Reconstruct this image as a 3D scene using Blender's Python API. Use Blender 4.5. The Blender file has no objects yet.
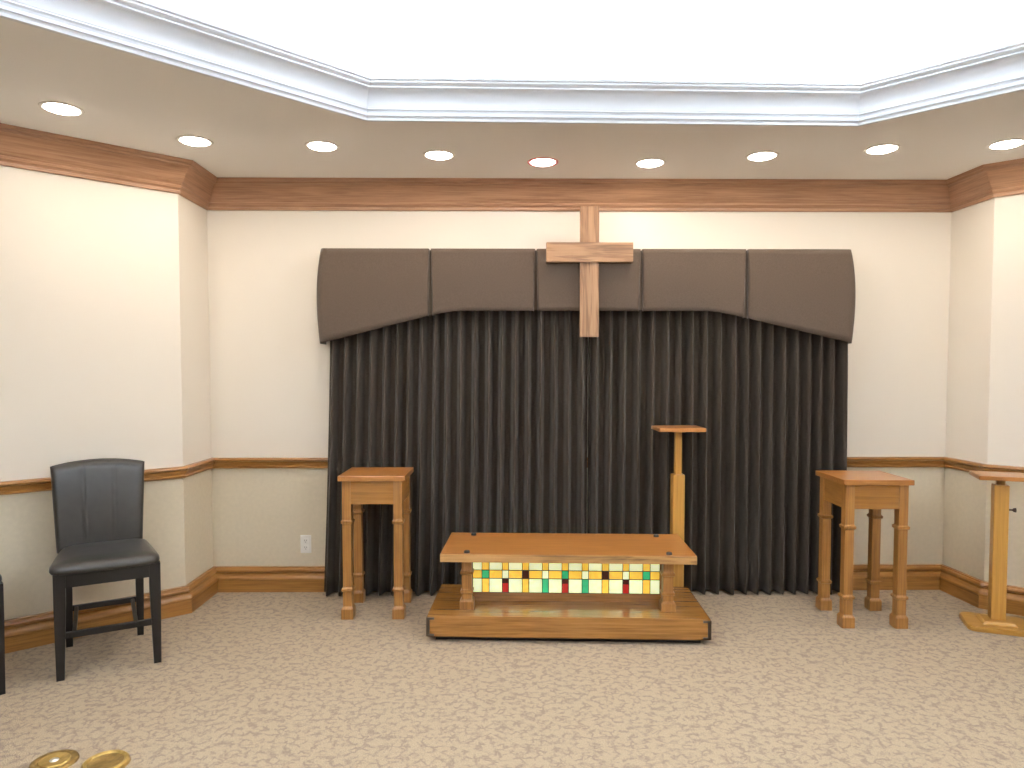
import bpy, bmesh, math, random
from mathutils import Vector, Matrix
random.seed(7)
PI = math.pi
S = bpy.context.scene
COL = S.collection

# ------------------------------------------------------------------ materials
def nodes(name):
    m = bpy.data.materials.new(name); m.use_nodes = True
    nt = m.node_tree
    b = nt.nodes['Principled BSDF']
    return m, nt, b

def N(nt, kind, **kw):
    n = nt.nodes.new(kind)
    for k, v in kw.items():
        if k in n.inputs: n.inputs[k].default_value = v
        else: setattr(n, k, v)
    return n

def ramp(nt, stops):
    r = nt.nodes.new('ShaderNodeValToRGB')
    e = r.color_ramp.elements
    while len(e) < len(stops): e.new(0.5)
    for el, (p, c) in zip(e, stops):
        el.position = p; el.color = (*c, 1)
    return r

def plain(name, col, rough=0.6, metal=0.0, spec=0.5, bump=0.0, bscale=200, emit=None, estr=0, var=0.0, vscale=3.0):
    m, nt, b = nodes(name)
    b.inputs['Base Color'].default_value = (*col, 1)
    b.inputs['Roughness'].default_value = rough
    b.inputs['Metallic'].default_value = metal
    b.inputs['Specular IOR Level'].default_value = spec
    tc = N(nt, 'ShaderNodeTexCoord')
    if bump:
        no = N(nt, 'ShaderNodeTexNoise', Scale=bscale, Detail=2.0)
        bp = N(nt, 'ShaderNodeBump', Strength=bump, Distance=0.002)
        nt.links.new(tc.outputs['Object'], no.inputs['Vector'])
        nt.links.new(no.outputs['Fac'], bp.inputs['Height'])
        nt.links.new(bp.outputs['Normal'], b.inputs['Normal'])
    if var:
        n2 = N(nt, 'ShaderNodeTexNoise', Scale=vscale, Detail=3.0)
        nt.links.new(tc.outputs['Object'], n2.inputs['Vector'])
        r = ramp(nt, [(0.3, tuple(c * (1 - var) for c in col)), (0.7, tuple(min(1, c * (1 + var)) for c in col))])
        nt.links.new(n2.outputs['Fac'], r.inputs['Fac'])
        nt.links.new(r.outputs['Color'], b.inputs['Base Color'])
    if emit:
        b.inputs['Emission Color'].default_value = (*emit, 1)
        b.inputs['Emission Strength'].default_value = estr
    return m

def wood(name, dark, mid, light, axis='X', rough=0.38, coord='Object', scale=1.0, figure=0.35):
    """oak: fine pores drawn out along the grain plus a broad cathedral figure"""
    m, nt, b = nodes(name)
    tc = N(nt, 'ShaderNodeTexCoord')
    def mapped(across, along):
        mp = N(nt, 'ShaderNodeMapping')
        s = [across, across, across]; s['XYZ'.index(axis)] = along
        mp.inputs['Scale'].default_value = [v * scale for v in s]
        nt.links.new(tc.outputs[coord], mp.inputs['Vector'])
        return mp
    m1 = mapped(90, 3.0); fine = N(nt, 'ShaderNodeTexNoise', Scale=1.0, Detail=4.0, Roughness=0.65)
    nt.links.new(m1.outputs[0], fine.inputs['Vector'])
    m2 = mapped(9, 0.9); wob = N(nt, 'ShaderNodeTexNoise', Scale=1.0, Detail=3.0, Distortion=1.2)
    nt.links.new(m2.outputs[0], wob.inputs['Vector'])
    sn = N(nt, 'ShaderNodeMath', operation='MULTIPLY'); sn.inputs[1].default_value = 26.0
    nt.links.new(wob.outputs['Fac'], sn.inputs[0])
    si = N(nt, 'ShaderNodeMath', operation='SINE'); nt.links.new(sn.outputs[0], si.inputs[0])
    fg = N(nt, 'ShaderNodeMath', operation='MULTIPLY_ADD'); fg.inputs[1].default_value = 0.16 * figure; fg.inputs[2].default_value = 0.0
    nt.links.new(si.outputs[0], fg.inputs[0])
    ad = N(nt, 'ShaderNodeMath', operation='ADD'); nt.links.new(fine.outputs['Fac'], ad.inputs[0]); nt.links.new(fg.outputs[0], ad.inputs[1])
    r = ramp(nt, [(0.22, dark), (0.5, mid), (0.80, light)])
    nt.links.new(ad.outputs[0], r.inputs['Fac'])
    nt.links.new(r.outputs['Color'], b.inputs['Base Color'])
    b.inputs['Roughness'].default_value = rough
    bp = N(nt, 'ShaderNodeBump', Strength=0.12, Distance=0.0015)
    nt.links.new(fine.outputs['Fac'], bp.inputs['Height']); nt.links.new(bp.outputs['Normal'], b.inputs['Normal'])
    return m

GOLD = ((0.165, 0.068, 0.014), (0.278, 0.121, 0.026), (0.37, 0.174, 0.044))
TOPW = ((0.25, 0.092, 0.020), (0.34, 0.136, 0.031), (0.42, 0.182, 0.047))
PALE = ((0.16, 0.08, 0.036), (0.32, 0.175, 0.086), (0.38, 0.22, 0.115))
REDB = ((0.24, 0.125, 0.07), (0.38, 0.205, 0.115), (0.49, 0.285, 0.165))
YEL = ((0.31, 0.148, 0.025), (0.41, 0.205, 0.038), (0.49, 0.26, 0.055))
M = {}
for ax in 'XYZ':
    M['oak' + ax] = wood('golden_oak_' + ax, *GOLD, axis=ax)
    M['cross' + ax] = wood('cross_oak_' + ax, *PALE, axis=ax, rough=0.5, figure=1.1)
    M['yel' + ax] = wood('yellow_oak_' + ax, *YEL, axis=ax, rough=0.35)
M['oaktop'] = wood('polished_oak_top', *TOPW, axis='X', rough=0.3)
M['oakfig'] = wood('figured_oak', *GOLD, axis='X', figure=0.3, rough=0.24)
M['oakedge'] = wood('oak_edge', (0.17, 0.085, 0.028), (0.38, 0.20, 0.068), (0.48, 0.27, 0.10), axis='X', figure=1.0, rough=0.35)
for _m, _c in ((M['oakfig'], 0.5), (M['oaktop'], 0.2)):
    _b = _m.node_tree.nodes['Principled BSDF']; _b.inputs['Coat Weight'].default_value = _c; _b.inputs['Coat Roughness'].default_value = 0.07
M['trim'] = wood('trim_oak', *GOLD, axis='X', coord='UV', rough=0.33)
M['crown'] = wood('crown_oak', *REDB, axis='X', coord='UV', rough=0.42)
M['paint_up'] = plain('cream_wall_paint', (0.81, 0.745, 0.65), 0.75, spec=0.25, bump=0.05, bscale=300)
M['paint_lo'] = plain('tan_wall_covering', (0.62, 0.54, 0.405), 0.8, spec=0.2, bump=0.12, bscale=260, var=0.03, vscale=40)
M['ceil'] = plain('ceiling_paint', (0.94, 0.93, 0.915), 0.85, spec=0.2)
M['tray'] = plain('tray_white_paint', (0.88, 0.89, 0.9), 0.8, spec=0.2)
M['mould'] = plain('white_gloss_moulding', (0.76, 0.80, 0.86), 0.35, spec=0.5)
M['leather'] = plain('charcoal_leather', (0.027, 0.024, 0.021), 0.29, spec=0.5, bump=0.10, bscale=350, var=0.12, vscale=25)
M['piping'] = plain('leather_piping', (0.06, 0.05, 0.042), 0.3, spec=0.6)
M['black'] = plain('black_lacquered_wood', (0.007, 0.006, 0.006), 0.38, spec=0.4, var=0.2, vscale=30)
M['iron'] = plain('dark_bronze_bracket', (0.075, 0.055, 0.038), 0.45, metal=0.6)
M['rubber'] = plain('black_rubber', (0.018, 0.019, 0.02), 0.5)
M['brass'] = plain('worn_brass', (0.42, 0.28, 0.085), 0.5, metal=0.7, var=0.25, vscale=40)
M['brassd'] = plain('tarnished_brass', (0.26, 0.165, 0.05), 0.5, metal=0.7, var=0.3, vscale=40)
M['steel'] = plain('bright_steel', (0.75, 0.74, 0.72), 0.3, metal=0.9)
M['plastic'] = plain('white_plastic', (0.85, 0.84, 0.8), 0.35)
M['slot'] = plain('socket_slot', (0.09, 0.085, 0.08), 0.5)
M['knob'] = plain('brown_knob', (0.05, 0.025, 0.015), 0.4)
M['came'] = plain('lead_came', (0.05, 0.045, 0.03), 0.5, metal=0.6)
M['trimw'] = plain('white_trim_ring', (0.85, 0.83, 0.8), 0.4)
M['trimp'] = plain('pink_trim_ring', (0.85, 0.34, 0.33), 0.4)
M['lens'] = plain('lit_lens', (0.9, 0.9, 0.9), 0.5, emit=(1.0, 0.92, 0.80), estr=40)
M['lensp'] = plain('lit_pink_lens', (0.9, 0.8, 0.8), 0.5, emit=(1.0, 0.78, 0.74), estr=22)

def cloth(name, a, b_, rough=0.9, sx=700, sheen=0.15):
    m, nt, b = nodes(name)
    tc = N(nt, 'ShaderNodeTexCoord')
    no = N(nt, 'ShaderNodeTexNoise', Scale=160.0, Detail=3.0, Roughness=0.7)
    nt.links.new(tc.outputs['Object'], no.inputs['Vector'])
    r = ramp(nt, [(0.3, a), (0.7, b_)]); nt.links.new(no.outputs['Fac'], r.inputs['Fac'])
    nt.links.new(r.outputs['Color'], b.inputs['Base Color'])
    b.inputs['Roughness'].default_value = rough
    b.inputs['Specular IOR Level'].default_value = 0.15
    b.inputs['Sheen Weight'].default_value = sheen
    bp = N(nt, 'ShaderNodeBump', Strength=0.15, Distance=0.001)
    nt.links.new(no.outputs['Fac'], bp.inputs['Height']); nt.links.new(bp.outputs['Normal'], b.inputs['Normal'])
    return m
M['valance'] = cloth('brown_valance_cloth', (0.078, 0.055, 0.039), (0.104, 0.075, 0.055))
M['curtain'] = cloth('dark_brown_curtain_cloth', (0.037, 0.027, 0.019), (0.060, 0.044, 0.032), sheen=0.1)

def carpet():
    m, nt, b = nodes('beige_patterned_carpet')
    tc = N(nt, 'ShaderNodeTexCoord')
    wob = N(nt, 'ShaderNodeTexNoise', Scale=14.0, Detail=3.0)
    nt.links.new(tc.outputs['Object'], wob.inputs['Vector'])
    mx = N(nt, 'ShaderNodeVectorMath', operation='SCALE'); mx.inputs['Scale'].default_value = 0.09
    nt.links.new(wob.outputs['Color'], mx.inputs[0])
    ad = N(nt, 'ShaderNodeVectorMath', operation='ADD')
    nt.links.new(tc.outputs['Object'], ad.inputs[0]); nt.links.new(mx.outputs[0], ad.inputs[1])
    vo = N(nt, 'ShaderNodeTexVoronoi', feature='DISTANCE_TO_EDGE', Scale=25.0)
    nt.links.new(ad.outputs[0], vo.inputs['Vector'])
    ln = ramp(nt, [(0.02, (1, 1, 1)), (0.24, (0, 0, 0))]); nt.links.new(vo.outputs['Distance'], ln.inputs['Fac'])
    mk = N(nt, 'ShaderNodeTexNoise', Scale=26.0, Detail=2.0); nt.links.new(tc.outputs['Object'], mk.inputs['Vector'])
    mr = ramp(nt, [(0.40, (0, 0, 0)), (0.58, (1, 1, 1))]); nt.links.new(mk.outputs['Fac'], mr.inputs['Fac'])
    mul = N(nt, 'ShaderNodeMath', operation='MULTIPLY'); nt.links.new(ln.outputs['Color'], mul.inputs[0]); nt.links.new(mr.outputs['Color'], mul.inputs[1])
    m8 = N(nt, 'ShaderNodeMath', operation='MULTIPLY'); m8.inputs[1].default_value = 0.66; nt.links.new(mul.outputs[0], m8.inputs[0])
    fib = N(nt, 'ShaderNodeTexNoise', Scale=170.0, Detail=3.0, Roughness=0.7); nt.links.new(tc.outputs['Object'], fib.inputs['Vector'])
    fr = ramp(nt, [(0.3, (0.29, 0.215, 0.140)), (0.7, (0.445, 0.35, 0.245))]); nt.links.new(fib.outputs['Fac'], fr.inputs['Fac'])
    mixc = N(nt, 'ShaderNodeMix', data_type='RGBA')
    nt.links.new(m8.outputs[0], mixc.inputs[0]); nt.links.new(fr.outputs['Color'], mixc.inputs[6])
    mixc.inputs[7].default_value = (0.19, 0.145, 0.12, 1)
    nt.links.new(mixc.outputs[2], b.inputs['Base Color'])
    b.inputs['Roughness'].default_value = 0.95; b.inputs['Specular IOR Level'].default_value = 0.1
    bp = N(nt, 'ShaderNodeBump', Strength=0.5, Distance=0.006)
    nt.links.new(fib.outputs['Fac'], bp.inputs['Height']); nt.links.new(bp.outputs['Normal'], b.inputs['Normal'])
    return m
M['carpet'] = carpet()

def glass(name, col, strength):
    m, nt, b = nodes(name)
    tc = N(nt, 'ShaderNodeTexCoord')
    no = N(nt, 'ShaderNodeTexNoise', Scale=14.0, Detail=3.0, Distortion=1.5)
    nt.links.new(tc.outputs['Object'], no.inputs['Vector'])
    r = ramp(nt, [(0.25, tuple(c * 0.78 for c in col)), (0.65, col)]); nt.links.new(no.outputs['Fac'], r.inputs['Fac'])
    nt.links.new(r.outputs['Color'], b.inputs['Base Color']); nt.links.new(r.outputs['Color'], b.inputs['Emission Color'])
    b.inputs['Emission Strength'].default_value = strength
    b.inputs['Roughness'].default_value = 0.15
    return m
GL = [glass('pale_opal_glass', (0.80, 0.88, 0.52), 0.72), glass('amber_glass', (0.78, 0.48, 0.06), 0.75),
      glass('green_glass', (0.03, 0.40, 0.16), 0.6), glass('red_glass', (0.42, 0.02, 0.015), 0.4),
      glass('dark_maroon_glass', (0.06, 0.012, 0.008), 0.3)]

# ------------------------------------------------------------------ mesh helpers
class MB:
    def __init__(s): s.bm = bmesh.new(); s.uv = None
    def _add(s, tmp, mi=0):
        me = bpy.data.meshes.new('t'); 
        for f in tmp.faces: f.material_index = mi
        tmp.to_mesh(me); tmp.free(); s.bm.from_mesh(me); bpy.data.meshes.remove(me)
    def box(s, x0, x1, y0, y1, z0, z1, bev=0.0, seg=2, mi=0, taper=None, mat=None):
        t = bmesh.new(); bmesh.ops.create_cube(t, size=1)
        for v in t.verts:
            k = 1.0
            top = v.co.z > 0
            px, py = v.co.x, v.co.y
            if taper and not top: px *= taper; py *= taper
            v.co = Vector(((x0 + x1) / 2 + px * (x1 - x0), (y0 + y1) / 2 + py * (y1 - y0), (z0 + z1) / 2 + v.co.z * (z1 - z0)))
        if bev: bmesh.ops.bevel(t, geom=t.edges[:], offset=bev, segments=seg, affect='EDGES', profile=0.6)
        if mat is not None: t.transform(mat)
        s._add(t, mi); return s
    def loft(s, rings, mi=0, caps=True):
        """rings: list of equal-length closed point loops"""
        t = bmesh.new(); vs = [[t.verts.new(p) for p in r] for r in rings]; n = len(rings[0])
        for a, b in zip(vs, vs[1:]):
            for i in range(n): t.faces.new((a[i], a[(i + 1) % n], b[(i + 1) % n], b[i]))
        if caps: t.faces.new(list(reversed(vs[0]))); t.faces.new(vs[-1])
        bmesh.ops.recalc_face_normals(t, faces=t.faces[:])
        s._add(t, mi); return s
    def sqloft(s, cx, cy, prof, mi=0):
        """square section column; prof = [(half width, z)]"""
        return s.loft([[(cx - h, cy - h, z), (cx + h, cy - h, z), (cx + h, cy + h, z), (cx - h, cy + h, z)] for h, z in prof], mi)
    def lathe(s, cx, cy, prof, n=40, mi=0, mat=None):
        t = bmesh.new(); rings = []
        for r, z in prof:
            if r < 1e-6: rings.append([t.verts.new((cx, cy, z))])
            else: rings.append([t.verts.new((cx + r * math.cos(2 * PI * i / n), cy + r * math.sin(2 * PI * i / n), z)) for i in range(n)])
        for a, b in zip(rings, rings[1:]):
            for i in range(n):
                j = (i + 1) % n
                if len(a) == 1 and len(b) > 1: t.faces.new((a[0], b[i], b[j]))
                elif len(b) == 1 and len(a) > 1: t.faces.new((a[i], b[0], a[j]))
                elif len(a) > 1: t.faces.new((a[i], b[i], b[j], a[j]))
        bmesh.ops.recalc_face_normals(t, faces=t.faces[:])
        if mat is not None: t.transform(mat)
        s._add(t, mi); return s
    def grid(s, f, nu, nv, mi=0):
        t = bmesh.new(); g = [[t.verts.new(f(i / nu, j / nv)) for j in range(nv + 1)] for i in range(nu + 1)]
        for i in range(nu):
            for j in range(nv): t.faces.new((g[i][j], g[i + 1][j], g[i + 1][j + 1], g[i][j + 1]))
        s._add(t, mi); return s
    def prism(s, pts, z0, z1, bev=0.0, mi=0):
        t = bmesh.new(); b = [t.verts.new((x, y, z0)) for x, y in pts]; u = [t.verts.new((x, y, z1)) for x, y in pts]; n = len(pts)
        t.faces.new(list(reversed(b))); t.faces.new(u)
        for i in range(n): t.faces.new((b[i], b[(i + 1) % n], u[(i + 1) % n], u[i]))
        bmesh.ops.recalc_face_normals(t, faces=t.faces[:])
        if bev:
            bmesh.ops.bevel(t, geom=[e for e in t.edges if abs(e.verts[0].co.z - e.verts[1].co.z) < 1e-6], offset=bev, segments=2, affect='EDGES')
        s._add(t, mi); return s
    def build(s, name, mats, parent=None, smooth=False, angle=35):
        me = bpy.data.meshes.new(name); s.bm.to_mesh(me); s.bm.free()
        for m in (mats if isinstance(mats, (list, tuple)) else [mats]): me.materials.append(m)
        if smooth:
            for p in me.polygons: p.use_smooth = True
            me.set_sharp_from_angle(angle=math.radians(angle))
        o = bpy.data.objects.new(name, me); COL.objects.link(o)
        if parent: o.parent = parent
        return o

def thing(name, label, cat, loc=(0, 0, 0), rz=0.0, group=None):
    o = bpy.data.objects.new(name, None); COL.objects.link(o); o.empty_display_size = 0.1
    o.location = loc; o.rotation_euler = (0, 0, rz)
    o['label'] = label; o['category'] = cat
    if group: o['group'] = group
    return o
def tag(o, label, cat, group=None):
    o['label'] = label; o['category'] = cat
    if group: o['group'] = group
    return o
def structure(o): o['kind'] = 'structure'; return o
def dup(root, loc, rz, label):
    r = root.copy(); COL.objects.link(r); r.location = loc; r.rotation_euler = (0, 0, rz); r['label'] = label
    for ch in list(root.children):
        c = ch.copy(); COL.objects.link(c); c.parent = r
        for g in list(ch.children):
            d = g.copy(); COL.objects.link(d); d.parent = c
    return r

# ------------------------------------------------------------------ the room shell
ZC = 2.785
P = dict(a=(-4.0, -3.3), b=(-4.0, 2.605), c=(-2.0, 4.365), d=(-2.005, 4.80), e=(3.06, 4.80), f=(3.075, 4.40), g=(5.12, 2.60), h=(5.12, -3.3))
ROOM = [P[k] for k in 'abcdefgh']                      # runs clockwise seen from above
NAMES = ['far_left', 'left', 'left_return', 'back', 'right_return', 'right', 'far_right', 'front']

def inward(i):
    a, b = Vector(ROOM[i]), Vector(ROOM[(i + 1) % 8]); d = (b - a).normalized()
    return Vector((d.y, -d.x))
def offset_pt(i, dist):
    """mitred offset of room corner i, inward by dist"""
    n1, n2 = inward((i - 1) % 8), inward(i)
    return Vector(ROOM[i]) + (n1 + n2) * (dist / (1 + n1.dot(n2)))

def sweep_room(i, prof, z0, name, mat):
    """profile [(inward, up)] along wall i with mitred ends; UV runs along the length"""
    bm = bmesh.new(); uv = bm.loops.layers.uv.new('UVMap')
    A = [(*offset_pt(i, d), z0 + z) for d, z in prof]; B = [(*offset_pt((i + 1) % 8, d), z0 + z) for d, z in prof]
    L = (Vector(A[0]) - Vector(B[0])).length
    va = [bm.verts.new(p) for p in A]; vb = [bm.verts.new(p) for p in B]
    acc = [0.0]
    for k in range(1, len(prof)): acc.append(acc[-1] + math.dist(prof[k - 1], prof[k]))
    for k in range(len(prof) - 1):
        f = bm.faces.new((va[k], va[k + 1], vb[k + 1], vb[k]))
        for lp in f.loops:
            v = lp.vert
            if v in (va[k], vb[k]): w = acc[k]
            else: w = acc[k + 1]
            lp[uv].uv = ((L if v in (vb[k], vb[k + 1]) else 0) + i * 7.3, w + i * 0.37)
    bm.faces.new(va); bm.faces.new(list(reversed(vb)))
    bmesh.ops.recalc_face_normals(bm, faces=bm.faces[:])
    me = bpy.data.meshes.new(name); bm.to_mesh(me); bm.free(); me.materials.append(mat)
    for p in me.polygons: p.use_smooth = len(p.vertices) == 4
    me.set_sharp_from_angle(angle=math.radians(28))
    o = bpy.data.objects.new(name, me); COL.objects.link(o); return structure(o)

ZR = 0.878                                             # where the tan covering meets the cream paint
for i in range(8):
    j = (i + 1) % 8
    a, b = ROOM[i], ROOM[j]; a2, b2 = offset_pt(i, -0.12), offset_pt(j, -0.12)
    mb = MB()
    mb.prism([a, b, b2, a2], -0.02, ZR, mi=1); mb.prism([a, b, b2, a2], ZR, ZC, mi=0)
    structure(mb.build('wall_' + NAMES[i], [M['paint_up'], M['paint_lo']]))

def arc(cx, cz, r, a0, a1, n=6):
    return [(cx + r * math.cos(math.radians(a0 + (a1 - a0) * k / n)), cz + r * math.sin(math.radians(a0 + (a1 - a0) * k / n))) for k in range(n + 1)]
BASE = [(0, 0), (0.046, 0), (0.046, 0.082)] + [(0.050, 0.088), (0.050, 0.098), (0.046, 0.107), (0.036, 0.117), (0.026, 0.121), (0.022, 0.126)] + \
       [(0.024, 0.132), (0.034, 0.136), (0.037, 0.146), (0.034, 0.156), (0.026, 0.160), (0.024, 0.168), (0, 0.168)]
RAIL = [(0, 0), (0.012, 0), (0.018, 0.004), (0.020, 0.014), (0.014, 0.020), (0.016, 0.026), (0.026, 0.040), (0.028, 0.046), (0.022, 0.050),
        (0.034, 0.054), (0.038, 0.062), (0.036, 0.070), (0.030, 0.076), (0, 0.076)]
CROWN = [(0, 0), (0.012, 0), (0.016, 0.004), (0.017, 0.014), (0.012, 0.018), (0.014, 0.024), (0.024, 0.030), (0.028, 0.040), (0.024, 0.046), (0.028, 0.054)] + \
        [(0.030 + 0.066 * (k / 8), 0.056 + 0.086 * (0.5 - 0.5 * math.cos(PI * (k / 8) ** 0.85))) for k in range(9)] + \
        [(0.104, 0.144), (0.106, 0.154), (0.116, 0.158), (0.120, 0.166), (0.120, 0.1755), (0, 0.1755)]
for i in range(8):
    sweep_room(i, BASE, 0, 'baseboard_' + NAMES[i], M['trim'])
for i in range(8):
    sweep_room(i, [(d, z * 0.95) for d, z in RAIL], 0.848, 'trim_%d' % (i + 1), M['trim'])
for i in range(8):
    sweep_room(i, [(d, z * 1.075) for d, z in CROWN], 2.597, 'trim_%d' % (i + 9), M['crown'])

# floor
mb = MB(); mb.prism([tuple(offset_pt(i, -0.12)) for i in range(8)], -0.05, 0.0); structure(mb.build('floor', M['carpet']))

# soffit with the octagonal tray cut out of it
TRAY = [(-0.699, 3.627), (1.841, 3.674), (3.698, 1.942), (3.698, -0.600), (1.841, -2.330), (-0.699, -2.330), (-2.556, -0.600), (-2.556, 1.895)]
def octo(off):
    """tray opening corners; off > 0 moves the sides outward"""
    r = []
    for k in range(8):
        p0, p1, p2 = Vector(TRAY[k - 1]), Vector(TRAY[k]), Vector(TRAY[(k + 1) % 8])
        d1, d2 = (p1 - p0).normalized(), (p2 - p1).normalized()
        n1, n2 = Vector((-d1.y, d1.x)), Vector((-d2.y, d2.x))
        r.append(tuple(p1 + (n1 + n2) * (off / (1 + n1.dot(n2)))))
    return r
bm = bmesh.new()
edges = []
for loop in (ROOM, octo(0.02)):
    vs = [bm.verts.new((x, y, ZC)) for x, y in [(p if loop is not ROOM else tuple(offset_pt(k, -0.12))) for k, p in enumerate(loop)]]
    edges += [bm.edges.new((vs[k], vs[(k + 1) % 8])) for k in range(8)]
bmesh.ops.triangle_fill(bm, edges=edges, use_beauty=True, normal=(0, 0, -1))
for f in bm.faces:
    if f.normal.z > 0: f.normal_flip()
g = bmesh.ops.extrude_face_region(bm, geom=bm.faces[:])
for v in g['geom']:
    if isinstance(v, bmesh.types.BMVert): v.co.z += 0.02
bmesh.ops.recalc_face_normals(bm, faces=bm.faces[:])
me = bpy.data.meshes.new('ceiling'); bm.to_mesh(me); bm.free(); me.materials.append(M['ceil'])
structure_soffit = bpy.data.objects.new('ceiling', me); COL.objects.link(structure_soffit); structure(structure_soffit)

# white tray moulding (hides the cove lamps), the tray's walls and its bright upper ceiling
MOULD = [(0.02, 0), (0.0, 0), (0.0, 0.012), (-0.004, 0.018), (-0.012, 0.020), (-0.013, 0.030), (-0.006, 0.034), (-0.010, 0.044), (-0.018, 0.050), (-0.016, 0.056)] + \
        [(-0.018 - 0.048 * (1 - math.cos(PI / 2 * k / 8)) , 0.058 + 0.076 * math.sin(PI / 2 * k / 8) ** 1.0) for k in range(9)] + \
        [(-0.072, 0.138), (-0.070, 0.146), (-0.078, 0.150), (-0.086, 0.158), (-0.086, 0.166), (-0.094, 0.170), (-0.096, 0.182), (-0.05, 0.182), (0.02, 0.10)]
loops = [[(x, y, ZC + z) for x, y in octo(d)] for d, z in MOULD]
for k in range(8):
    kk = (k + 1) % 8
    t = MB(); t.loft([[lp[k] for lp in loops], [lp[kk] for lp in loops]])
    structure(t.build('trim_%d' % (k + 17), M['mould'], smooth=True, angle=30))
ZT = 3.30
inn, out = octo(0.22), octo(0.26)
for k in range(8):
    kk = (k + 1) % 8
    t = MB(); t.prism([inn[k], inn[kk], out[kk], out[k]], ZC + 0.02, ZT); structure(t.build('wall_tray_' + ['back', 'back_right', 'right', 'front_right', 'front', 'front_left', 'left', 'back_left'][k], M['tray']))
t = MB(); t.prism(octo(0.26), ZT, ZT + 0.05); structure(t.build('ceiling_tray', M['tray']))

# ------------------------------------------------------------------ lamps
def add_light(name, kind, loc, energy, col, parent=None, **kw):
    l = bpy.data.lights.new(name, kind); l.energy = energy; l.color = col
    for k, v in kw.items(): setattr(l, k, v)
    o = bpy.data.objects.new(name, l); COL.objects.link(o); o.location = loc
    if parent: o.parent = parent
    return o
COVE_W, SPOT_W = 120.0, 2.6
co = octo(0.10)
for k in range(8):
    a, b = Vector(co[k]), Vector(co[(k + 1) % 8]); mid = (a + b) / 2; d = (b - a)
    o = add_light('cove_lamp', 'AREA', (mid.x, mid.y, ZC + 0.12), COVE_W, (0.88, 0.94, 1.0), shape='RECTANGLE', size=d.length * 0.92, size_y=0.06)
    o.rotation_euler = (PI, 0, 0); 
    z = Matrix.Rotation(math.atan2(d.y, d.x), 4, 'Z') @ Matrix.Rotation(PI, 4, 'X')
    o.matrix_world = Matrix.Translation((mid.x, mid.y, ZC + 0.12)) @ z

def make_downlight(ringmat, lensmat, label):
    t = thing('recessed_downlight', label, 'ceiling light', group='downlights in the ceiling border')
    MB().lathe(0, 0, [(0.076, 0.0), (0.078, -0.004), (0.086, -0.006), (0.094, -0.004), (0.096, 0.0)], 48).build('trim_ring', ringmat, t, smooth=True)
    MB().lathe(0, 0, [(0.0, -0.020), (0.025, -0.0185), (0.050, -0.0135), (0.068, -0.006), (0.077, -0.0005)], 48).build('lens', lensmat, t, smooth=True)
    return t
DL = [((-2.150, 3.485), 1.0, 'leftmost of the nine ceiling downlights, above the left wall and chair'),
      ((-1.712, 3.957), 1.0, 'second ceiling downlight from the left, near the left corner of the wooden crown'),
      ((-1.030, 4.035), 1.25, 'third ceiling downlight from the left, above the left end of the valance'),
      ((-0.383, 4.191), 1.0, 'fourth ceiling downlight from the left, white, just left of the pink rimmed one'),
      ((0.238, 4.321), 0.7, 'middle ceiling downlight with a pinkish red rim, left of the cross'),
      ((0.895, 4.334), 1.25, 'ceiling downlight just right of the pink rimmed one, above and right of the cross'),
      ((1.530, 4.188), 1.0, 'third ceiling downlight from the right, over the right part of the valance'),
      ((2.171, 4.051), 1.25, 'second ceiling downlight from the right, near the right corner of the white moulding'),
      ((2.825, 3.956), 1.0, 'rightmost of the nine ceiling downlights, at the right edge over the wall corner')]
proto = None; protop = None
for (x, y), w, lab in DL:
    if 'pinkish' in lab: o = make_downlight(M['trimp'], M['lensp'], lab)
    elif proto is None: o = proto = make_downlight(M['trimw'], M['lens'], lab)
    else: o = dup(proto, (0, 0, 0), 0, lab)
    o.location = (x, y, ZC)
    add_light('downlight_lamp', 'AREA', (x, y, ZC - 0.024), SPOT_W * w, (1.0, 0.85, 0.68), shape='DISK', size=0.05)

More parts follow.
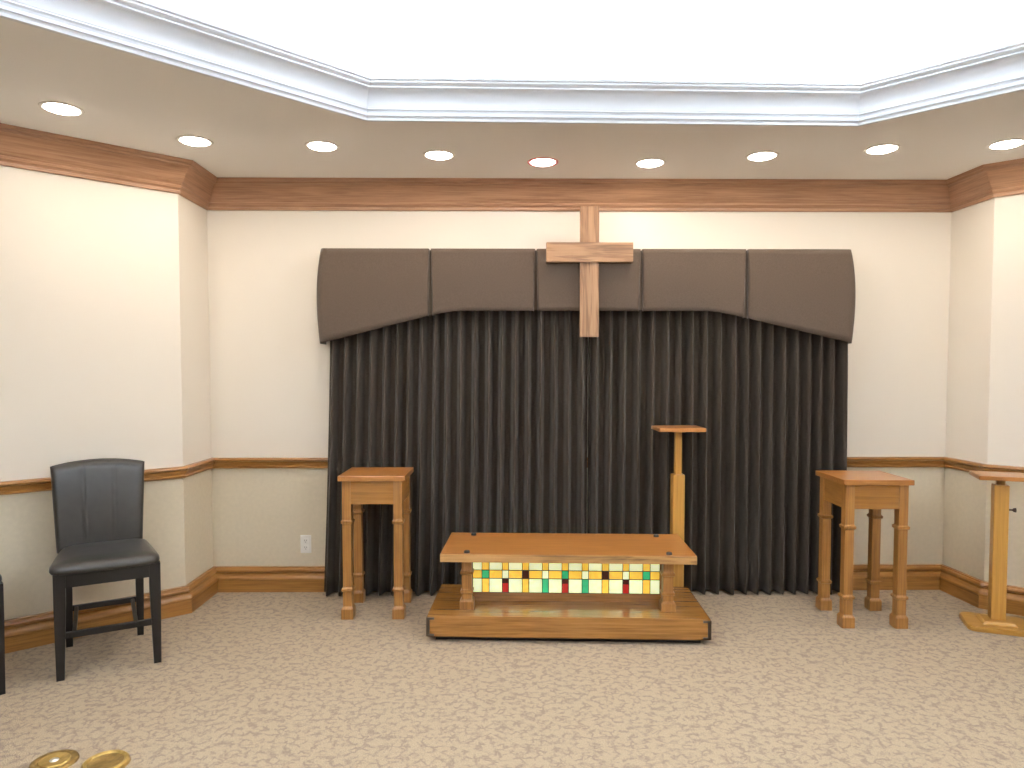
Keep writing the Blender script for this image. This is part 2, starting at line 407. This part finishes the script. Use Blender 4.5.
# ------------------------------------------------------------------ valance and curtains
YV = 4.61
ZTOP = 2.312
def vbottom(x):
    xl, xr = -0.34, 1.40
    def side(d): 
        # straight slope with a softly rounded shoulder
        return 0.245 * (math.sqrt(d * d + 0.012) - math.sqrt(0.012)) if d > 0 else 0.0
    return 1.908 - side(xl - x + 0.06) * 1.07 - side(x - xr + 0.08) * 0.99
val = thing('valance', 'brown upholstered box pleated valance with arched lower edge above the curtain', 'valance', (0.545, YV, 1.7))
vx = lambda x: x - 0.545
SPLIT = [-1.20, -0.484, 0.210, 0.903, 1.598, 2.294]
for k in range(5):
    xa, xb = SPLIT[k], SPLIT[k + 1]
    pts = []                                            # plan path of the cloth: (x, y, bulge share)
    if k == 0:
        pts += [(xa, y, 1.0) for y in (4.795, 4.74, 4.69, 4.65)] + [(xa + 0.028 * (1 - math.cos(q)), 4.65 - 0.04 * math.sin(q), 1.0 - 0.3 * q) for q in (0.4, 0.8, 1.2, 1.57)]
        xs = xa + 0.028
    else:
        pts += [(xa + 0.004, YV + 0.032, 0), (xa + 0.005, YV + 0.012, 0), (xa + 0.009, YV + 0.002, 0)]; xs = xa + 0.015
    xe = xb - 0.028 if k == 4 else xb - 0.015
    mids = [(xs + (xe - xs) * q / 26, YV, max(0.0, (0.5 if k in (0, 4) else 0) * (1 - (q if k == 0 else 26 - q) / 7))) for q in range(27)]
    pts += mids
    if k == 4:
        pts += [(xb - 0.028 * (1 - math.cos(q)), 4.65 - 0.04 * math.sin(q), 1.0 - 0.3 * q) for q in (1.2, 0.8, 0.4, 0.0)] + [(xb, y, 1.0) for y in (4.69, 4.74, 4.795)]
    else:
        pts += [(xb - 0.009, YV + 0.002, 0), (xb - 0.005, YV + 0.012, 0), (xb - 0.004, YV + 0.032, 0)]
    n = len(pts) - 1
    def f(u, v, pts=pts, k=k, n=n):
        i = round(u * n); x, y, bl = pts[i]
        zb = vbottom(x); z = ZTOP + (zb - ZTOP) * v
        t = (ZTOP - z) / (ZTOP - 1.68)
        bx = (0.034 if k == 0 else 0.042) * math.sin(PI * min(1, t) ** 0.8 * 0.86) * bl
        x2 = x - bx if k == 0 else x + bx
        # the pleats open a little towards the bottom
        if k > 0 and i < 4: x2 += 0.008 * v
        if k < 4 and i > n - 4: x2 -= 0.008 * v
        y2 = y - (0.006 * math.sin(PI * v) if 0.05 < u < 0.95 and abs(y - YV) < 1e-6 else 0)
        return (vx(x2), y2 - YV, z - 1.7)
    o = MB().grid(f, n, 14).build('panel', M['valance'], val, smooth=True, angle=40)
    md = o.modifiers.new('thick', 'SOLIDIFY'); md.thickness = 0.006; md.offset = 1.0 
    bmf = None
# dark cloth behind the pleat openings and the board that carries it all
def lin(u, v):
    x = -1.165 + 3.41 * u
    z = ZTOP - 0.005 + (vbottom(x) + 0.012 - ZTOP) * v
    return (vx(x), 0.034, z - 1.7)
MB().grid(lin, 80, 6).build('lining', M['valance'], val)
MB().box(vx(-1.185), vx(2.27), 0.036, 0.185, ZTOP - 0.03 - 1.7, ZTOP - 0.006 - 1.7, bev=0.003).build('mounting_board', M['valance'], val)

def curtain(name, x0, x1, x0b, x1b, npl, label, seed):
    rnd = random.Random(seed)
    # pleat widths and depths vary a little
    w = [1 + rnd.uniform(-0.16, 0.16) for _ in range(npl)]; tot = sum(w); edges_ = [0.0]
    for q in w: edges_.append(edges_[-1] + q / tot)
    depth = [rnd.uniform(0.82, 1.12) for _ in range(npl + 1)]
    lean = [rnd.uniform(-0.010, 0.010) for _ in range(npl + 1)]
    lean[0] = lean[npl] = 0.0; depth[0] = depth[npl] = 1.0
    NS = 16
    H = 2.25
    def f(u, v):
        s = u * npl; k = min(int(s), npl - 1); q = s - k
        e = edges_[k] + (edges_[k + 1] - edges_[k]) * q
        z = H + (0.012 - H) * v
        xt = x0 + (x1 - x0) * e; xb_ = x0b + (x1b - x0b) * e
        x = xt + (xb_ - xt) * v ** 1.5
        dd = depth[k] * (1 - q) + depth[k + 1] * q
        c = math.cos(2 * PI * q)                        # -1 at the front ridge, in the middle of each pleat
        sh = 1 - 2 * ((1 - c) / 2) ** 3.0
        amp = (0.038 + 0.014 * min(1, v * 3)) * dd
        # folds are omega shaped: the ridges are a little wider than the throats
        x += (lean[k] * (1 - q) + lean[k + 1] * q) * v
        y = 4.702 - 0.015 * min(1, v * 3) - 0.009 * v + amp * sh + 0.004 * math.sin(v * 5 + k) * v
        return (x, y, z)
    o = MB().grid(f, npl * NS, 16).build(name, M['curtain'], smooth=True, angle=75)
    md = o.modifiers.new('thick', 'SOLIDIFY'); md.thickness = 0.003
    return tag(o, label, 'curtain', 'dark pleated curtains under the valance')
curtain('curtain', -1.162, 0.5665, -1.226, 0.5615, 20, 'left half of the dark brown pleated floor length curtain, behind the left pedestal table', 3)
curtain('curtain', 0.5715, 2.330, 0.5665, 2.338, 20, 'right half of the dark brown pleated floor length curtain, behind the tall thin stand', 5)

# ------------------------------------------------------------------ cross
cr = thing('wall_cross', 'plain oak cross mounted on the middle of the brown valance', 'cross', (0.5555, 4.565, 1.735))
MB().box(-0.061, 0.061, 0, 0.0385, 0, 0.842, bev=0.0025).build('upright', M['crossZ'], cr)
MB().box(-0.281, 0.281, -0.012, 0.034, 0.483, 0.609, bev=0.0025).build('crossbar', M['crossX'], cr)

# ------------------------------------------------------------------ pedestal tables
def make_table(label, loc):
    t = thing('pedestal_table', label, 'table', loc, 0, 'matching square oak tables')
    MB().box(-0.203, 0.203, -0.203, 0.203, 0.848, 0.879, bev=0.003).build('tabletop', M['oaktop'], t)
    ap = 0.1665
    for (x0, x1, y0, y1, ax) in ((-ap, ap, -ap - 0.012, -ap + 0.012, 'X'), (-ap, ap, ap - 0.012, ap + 0.012, 'X'), (-ap - 0.012, -ap + 0.012, -ap, ap, 'Y'), (ap - 0.012, ap + 0.012, -ap, ap, 'Y')):
        MB().box(x0, x1, y0, y1, 0.704, 0.848, bev=0.001).build('apron', M['oakfig'] if ax == 'X' else M['oakY'], t)
    prof = [(0.036, 0.0), (0.0365, 0.002), (0.0365, 0.060), (0.034, 0.067), (0.029, 0.074), (0.0265, 0.078), (0.0265, 0.163),
            (0.0275, 0.168), (0.034, 0.174), (0.035, 0.186), (0.028, 0.193), (0.026, 0.196), (0.026, 0.580),
            (0.0275, 0.584), (0.034, 0.588), (0.035, 0.602), (0.0275, 0.608), (0.026, 0.612), (0.0265, 0.712), (0.0265, 0.848)]
    for sx in (-1, 1):
        for sy in (-1, 1):
            MB().sqloft(sx * 0.155, sy * 0.155, prof).build('leg', M['oakZ'], t)
    return t
tab = make_table('square oak pedestal table in front of the curtain, left of the low altar bench', (-0.800, 4.405, 0))
dup(tab, (2.185, 4.218, 0), math.radians(-2.0), 'square oak pedestal table at the right edge of the curtain, beside the lectern')

# ------------------------------------------------------------------ low altar bench with the lit glass
bier = thing('altar_bench', 'low oak bench on a platform with a lit stained glass panel', 'bench', (0.366, 4.108, 0), math.radians(-2.7))
pf = MB().box(-0.783, 0.783, -0.292, 0.292, 0.030, 0.150, bev=0.004).build('platform', M['oakfig'], bier)
MB().box(-0.74, 0.74, -0.25, 0.25, 0.0, 0.031).build('plinth', M['black'], bier)
for sx in (-1, 1):
    for sy in (-1, 1):
        mb = MB(); e = sx * 0.783; ey = sy * 0.292
        def bx(a, b_, c, d, z0, z1): mb.box(min(a, b_), max(a, b_), min(c, d), max(c, d), z0, z1, bev=0.001)
        bx(e + sx * 0.004, e - sx * 0.014, ey + sy * 0.004, ey - sy * 0.014, 0.034, 0.140)
        for z0 in (0.034, 0.127):
            bx(e + sx * 0.003, e - sx * 0.040, ey + sy * 0.004, ey - sy * 0.002, z0, z0 + 0.013)
            bx(e + sx * 0.004, e - sx * 0.002, ey + sy * 0.003, ey - sy * 0.040, z0, z0 + 0.013)
        b = mb.build('corner_bracket', M['iron'], pf); b['label'] = 'black metal corner bracket'
tp = MB().box(-0.712, 0.712, -0.266, 0.266, 0.443, 0.490, bev=0.003).build('bench_top', M['oaktop'], bier)
tp.data.materials.append(M['oakedge'])
for p in tp.data.polygons:
    if abs(p.normal.z) < 0.5: p.material_index = 1
for sx in (-1, 1):
    for sy in (-0.232, 0.195):
        b = MB().lathe(sx * 0.565, sy, [(0, 0.503), (0.013, 0.503), (0.016, 0.500), (0.017, 0.489), (0.0, 0.489)], 20).build('bumper', M['rubber'], tp, smooth=True)
        b['label'] = 'small black round bumper'
pp = [(0.040, 0.149), (0.040, 0.196), (0.036, 0.203), (0.030, 0.209), (0.029, 0.236), (0.031, 0.242), (0.036, 0.246), (0.036, 0.256), (0.030, 0.261),
      (0.0285, 0.265), (0.0285, 0.345), (0.031, 0.350), (0.037, 0.354), (0.037, 0.366), (0.031, 0.371), (0.0285, 0.376), (0.0285, 0.4435)]
for sx in (-1, 1):
    for sy in (-0.150, 0.150):
        MB().sqloft(sx * 0.572, sy, pp).build('post', M['oakZ'], bier)
MB().box(-0.60, 0.60, -0.022, 0.022, 0.149, 0.1975, bev=0.001).build('bottom_rail', M['oakfig'], bier)
for sx in (-1, 1):
    MB().box(*sorted((sx * 0.60, sx * 0.552)), -0.022, 0.022, 0.197, 0.444).build('panel_stile', M['oakZ'], bier)
# columns and rows of the leaded panel
raw = [205, 234.5, 257.5, 299, 319.5, 362.5, 384, 426, 446.5, 488.5, 509.5, 552, 573, 615, 637, 680.5, 700.5, 743.5, 766.5, 797]
X = [-0.552 + (r - 205) / 592 * 1.104 for r in raw]
Z = [0.198, 0.2825, 0.332, 0.443]
mid_c = [2, 0, 4, 0, 2, 0, 4, 0, 2]; low_c = [1, 3, 1, 2, 3, 2, 1, 3, 1]
gm = MB()
def pane(c, r0, r1, mi, z0=None, z1=None):
    for yy in (-0.018, 0.006): gm.box(X[c], X[c + 1], yy, yy + 0.012, Z[r0] if z0 is None else z0, Z[r1] if z1 is None else z1, mi=mi)
came_extra = []
for c in range(19):
    if c % 2 == 0:
        pane(c, 0, 1, 0); pane(c, 1, 2, 1); pane(c, 2, 3, 0)
    else:
        k = c // 2
        if low_c[k] == 3:
            zs = 0.2535; pane(c, 0, 1, 3, z1=zs); pane(c, 0, 1, 4, z0=zs); came_extra.append((c, zs))
        else: pane(c, 0, 1, low_c[k])
        pane(c, 1, 2, mid_c[k]); pane(c, 2, 3, 1)
gp = gm.build('glass_panel', GL, bier); gp['label'] = 'lit panel of pale, amber, green and red glass panes'
cm = MB()
for x in X: cm.box(x - 0.0022, x + 0.0022, -0.0205, 0.0205, Z[0], Z[3])
for z in Z: cm.box(X[0], X[-1], -0.0203, 0.0203, z - 0.0022, z + 0.0022)
cm.build('lead_came', M['came'], gp)

# ------------------------------------------------------------------ adjustable pedestal stands
def make_stand(label, name, cat, loc, rz, topz, bw, bd, tw, td, rounded, hw, tx=0.0, knob=True):
    t = thing(name, label, cat, loc, rz)
    def rrect(w, d, r, n=6):
        pts = []
        for cx, cy, a0 in ((w / 2 - r, d / 2 - r, 0), (-w / 2 + r, d / 2 - r, 90), (-w / 2 + r, -d / 2 + r, 180), (w / 2 - r, -d / 2 + r, 270)):
            pts += [(cx + r * math.cos(math.radians(a0 + 90 * q / n)), cy + r * math.sin(math.radians(a0 + 90 * q / n))) for q in range(n + 1)]
        return pts
    MB().prism(rrect(bw, bd, rounded), 0.0, 0.030, bev=0.005).build('base', M['yelX'], t, smooth=True)
    MB().sqloft(0, 0, [(0.084, 0.029), (0.084, 0.036), (0.074, 0.048), (0.042, 0.052)]).build('foot_collar', M['yelX'], t)
    MB().box(-hw, hw, -hw, hw, 0.050, 0.847, bev=0.004).build('sleeve', M['yelZ'], t)
    MB().box(-0.0205, 0.0205, -0.0205, 0.0205, 0.80, topz - 0.024, bev=0.002).build('inner_post', M['yelZ'], t)
    if knob:
     k = MB().lathe(0, 0, [(0, 0), (0.005, 0), (0.005, 0.026), (0.011, 0.032), (0.014, 0.044), (0.0, 0.048)], 20, mat=Matrix.Translation((hw - 0.002, 0, 0.70)) @ Matrix.Rotation(PI / 2, 4, 'Y')).build('knob', M['knob'], t, smooth=True)
     k['label'] = 'dark round adjusting knob'
    MB().box(-0.04, 0.04, -0.04, 0.04, topz - 0.033, topz - 0.0235, bev=0.003).build('top_block', M['yelX'], t)
    MB().prism([(x + tx, y) for x, y in rrect(tw, td, 0.008)], topz - 0.024, topz, bev=0.003).build('top_plate', M['oaktop'], t, smooth=True)
    return t
make_stand('tall thin oak stand with a small square top, behind the low bench', 'pedestal_stand', 'stand', (1.122, 4.488, 0), 0, 1.154, 0.26, 0.19, 0.297, 0.25, 0.03, 0.038, 0.0, False)
make_stand('oak lectern stand with rounded base and flat top, cut off by the right edge', 'lectern', 'lectern', (2.912, 4.05, 0), math.radians(-22), 0.907, 0.34, 0.28, 0.34, 0.245, 0.045, 0.0375, 0.036)

# ------------------------------------------------------------------ chairs
def make_chair(label, loc, rz):
    t = thing('counter_chair', label, 'chair', loc, rz, 'black leather chairs along the left wall')
    # local: front is -y, right is +x
    for sx in (-1, 1):
        rings = []
        for z, hw, dx, dy in ((0.0, 0.017, 0.0, 0.0), (0.18, 0.021, -0.002, 0.004), (0.36, 0.025, -0.004, 0.006), (0.522, 0.026, -0.005, 0.006)):
            cx, cy = 0.016 + sx * (0.212 + dx), -0.232 + dy
            rings.append([(cx - hw, cy - hw, z), (cx + hw, cy - hw, z), (cx + hw, cy + hw, z), (cx - hw, cy + hw, z)])
        MB().loft(rings).build('leg', M['black'], t)
        rings = []
        for z, hw, dy in ((0.0, 0.016, 0.030), (0.20, 0.019, 0.008), (0.40, 0.021, 0.0), (0.53, 0.022, 0.0)):
            cx, cy = sx * 0.172, 0.215 + dy
            rings.append([(cx - hw, cy - hw, z), (cx + hw, cy - hw, z), (cx + hw, cy + hw, z), (cx - hw, cy + hw, z)])
        MB().loft(rings).build('leg', M['black'], t)
    MB().box(-0.180, 0.212, -0.246, -0.222, 0.452, 0.522, bev=0.002).build('front_apron', M['black'], t)
    MB().box(-0.165, 0.165, 0.20, 0.224, 0.452, 0.522, bev=0.002).build('rear_apron', M['black'], t)
    for sx in (-1, 1):
        MB().loft([[(0.016 + sx * 0.205 - 0.011, -0.22, 0.452), (0.016 + sx * 0.205 + 0.011, -0.22, 0.452), (0.016 + sx * 0.205 + 0.011, -0.22, 0.522), (0.016 + sx * 0.205 - 0.011, -0.22, 0.522)],
                   [(sx * 0.176 - 0.011, 0.21, 0.452), (sx * 0.176 + 0.011, 0.21, 0.452), (sx * 0.176 + 0.011, 0.21, 0.522), (sx * 0.176 - 0.011, 0.21, 0.522)]]).build('side_apron', M['black'], t)
    MB().box(-0.178, 0.210, -0.240, -0.218, 0.199, 0.230, bev=0.003).build('stretcher', M['black'], t)
    MB().box(-0.162, 0.162, 0.212, 0.232, 0.200, 0.230, bev=0.003).build('stretcher', M['black'], t)
    for sx in (-1, 1):
        MB().box(sx * 0.135 - 0.009, sx * 0.135 + 0.009, -0.222, 0.216, 0.200, 0.224, bev=0.003).build('stretcher', M['black'], t)
    # padded seat: crowned, wider at the front, front edge bowed
    def seatring(z, grow):
        pts = []
        n = 40
        for q in range(n):
            a = 2 * PI * q / n; c, s_ = math.cos(a), math.sin(a)
            ex = 0.22
            x = math.copysign(abs(c) ** ex, c); y = math.copysign(abs(s_) ** ex, s_)
            hw = 0.250 - 0.044 * (y * 0.5 + 0.5)
            pts.append((0.008 + x * (hw + grow), -0.012 + y * (0.245 + grow) - (0.016 * (1 - x * x) if y < 0 else 0), z))
        return pts
    rings = [seatring(0.517, -0.022), seatring(0.520, -0.006), seatring(0.532, 0.0), seatring(0.547, -0.002), seatring(0.560, -0.012), seatring(0.568, -0.035), seatring(0.574, -0.085), seatring(0.577, -0.15)]
    MB().loft(rings).build('seat', M['leather'], t, smooth=True, angle=60)
    # padded back: arched top, slightly hollow, two stitched seams
    def bedge(u): return 0.205 + 0.022 * u           # half width from bottom to top
    Z0, Z1 = 0.530, 0.992
    def surf(front):
        def f(u, v):
            x = -1 + 2 * u
            zt = Z1 + 0.026 * (1 - x * x)
            z = Z0 + (zt - Z0) * v
            hw = bedge(v)
            ed = max(0, (abs(x) - 0.86) / 0.14); et = max(0, (v - 0.93) / 0.07)
            rnd = math.sqrt(max(0.0, 1 - min(1, ed * ed + et * et)))
            th = 0.012 + 0.026 * rnd
            seam = sum(0.0035 * math.exp(-((x - s_) / 0.022) ** 2) for s_ in (-0.34, 0.34))
            hollow = 0.012 * (1 - x * x)
            yc = 0.222 + 0.034 * v + 0.024 * v * v
            y = yc + hollow - th + seam if front else yc + hollow + 0.5 * th
            return (x * hw - 0.014, y, z)
        return f
    bm = bmesh.new(); nu, nv = 48, 30
    F = [[bm.verts.new(surf(True)(i / nu, j / nv)) for j in range(nv + 1)] for i in range(nu + 1)]
    Bk = [[bm.verts.new(surf(False)(i / nu, j / nv)) for j in range(nv + 1)] for i in range(nu + 1)]
    for i in range(nu):
        for j in range(nv):
            bm.faces.new((F[i][j], F[i + 1][j], F[i + 1][j + 1], F[i][j + 1])); bm.faces.new((Bk[i][j], Bk[i][j + 1], Bk[i + 1][j + 1], Bk[i + 1][j]))
    for i in range(nu):
        bm.faces.new((F[i][nv], F[i + 1][nv], Bk[i + 1][nv], Bk[i][nv])); bm.faces.new((F[i + 1][0], F[i][0], Bk[i][0], Bk[i + 1][0]))
    for j in range(nv):
        bm.faces.new((F[0][j], F[0][j + 1], Bk[0][j + 1], Bk[0][j])); bm.faces.new((F[nu][j + 1], F[nu][j], Bk[nu][j], Bk[nu][j + 1]))
    bmesh.ops.recalc_face_normals(bm, faces=bm.faces[:])
    mb = MB(); mb.bm.free(); mb.bm = bm
    bk = mb.build('backrest', M['leather'], t, smooth=True, angle=50)
    # piping along the top edge
    rings = []
    for q in range(25):
        x = -1 + 2 * q / 24; z = Z1 + 0.026 * (1 - x * x); y = 0.280 + 0.012 * (1 - x * x) - 0.010
        rings.append([(x * 0.220 - 0.014, y + 0.004 * math.cos(a), z + 0.004 * math.sin(a)) for a in [2 * PI * s_ / 8 for s_ in range(8)]])
    MB().loft(rings).build('piping', M['piping'], bk, smooth=True)
    return t
ch = make_chair('dark leather upholstered chair standing whole against the left wall', (-2.116, 3.690, 0), math.radians(30))
dup(ch, (-2.681, 3.270, 0), math.radians(41), 'black chair mostly cut off, only a front leg showing at the left edge')

# ------------------------------------------------------------------ small things
ou = thing('wall_outlet', 'white electrical outlet plate on the tan wall left of the curtain', 'outlet', (-1.366, 4.80, 0.322))
MB().box(-0.0375, 0.0375, -0.006, 0.0, -0.0625, 0.0625, bev=0.003).build('cover_plate', M['plastic'], ou)
for z in (-0.024, 0.024):
    so = MB().box(-0.017, 0.017, -0.0085, -0.004, z - 0.018, z + 0.018, bev=0.002).build('socket', M['plastic'], ou)
    MB().box(-0.008, -0.005, -0.0092, -0.008, z - 0.002, z + 0.008).box(0.005, 0.008, -0.0092, -0.008, z - 0.002, z + 0.007).lathe(0, 0, [(0, 0.0), (0.003, 0.0), (0.003, 0.0008), (0, 0.0008)], 12, mat=Matrix.Translation((0, -0.0086, z - 0.009)) @ Matrix.Rotation(PI / 2, 4, 'X')).build('slot', M['slot'], so)

d1 = thing('floor_plate', 'round brass floor plate with a bright silver centre, left of the pair', 'floor plate', (-1.735, 2.660, 0), 0, 'brass floor plates in the carpet')
MB().lathe(0, 0, [(0.0, 0.006), (0.056, 0.006), (0.060, 0.008), (0.072, 0.010), (0.080, 0.007), (0.083, 0.0)], 56).build('rim', M['brassd'], d1, smooth=True)
MB().lathe(0, 0, [(0.0, 0.009), (0.022, 0.009), (0.030, 0.0115), (0.052, 0.0115), (0.057, 0.006)], 56).build('ring', M['brass'], d1, smooth=True)
s = MB().lathe(0, 0, [(0.0, 0.0155), (0.008, 0.015), (0.014, 0.012), (0.017, 0.0085)], 32).build('centre_screw', M['steel'], d1, smooth=True); s['label'] = 'silver centre screw'
d2 = thing('floor_plate', 'plain round brass floor plate without a silver centre, right of the pair', 'floor plate', (-1.527, 2.640, 0), 0, 'brass floor plates in the carpet')
MB().lathe(0, 0, [(0.062, 0.012), (0.066, 0.017), (0.074, 0.019), (0.081, 0.014), (0.084, 0.0)], 56).build('rim', M['brass'], d2, smooth=True)
MB().lathe(0, 0, [(0.0, 0.009), (0.050, 0.010), (0.063, 0.0125)], 56).build('dish', M['brassd'], d2, smooth=True)

# ------------------------------------------------------------------ camera, world, view
cam = bpy.data.cameras.new('camera'); co_ = bpy.data.objects.new('camera', cam); COL.objects.link(co_)
cam.sensor_fit = 'HORIZONTAL'; cam.sensor_width = 36.0; cam.lens = 700.0 / 1024 * 36.0
cam.shift_y = 18.0 / 1024
cam.clip_start = 0.05
co_.location = (0, 0, 1.5)
co_.rotation_euler = (PI / 2 - math.atan(29 / 700), 0, -math.atan(8 / 700))
S.camera = co_
w = bpy.data.worlds.new('world'); S.world = w; w.use_nodes = True
w.node_tree.nodes['Background'].inputs['Color'].default_value = (0.02, 0.02, 0.02, 1)
S.view_settings.view_transform = 'Standard'; S.view_settings.look = 'None'
S.view_settings.gamma = 1.0; S.view_settings.use_curve_mapping = False
S.view_settings.exposure = 0.2
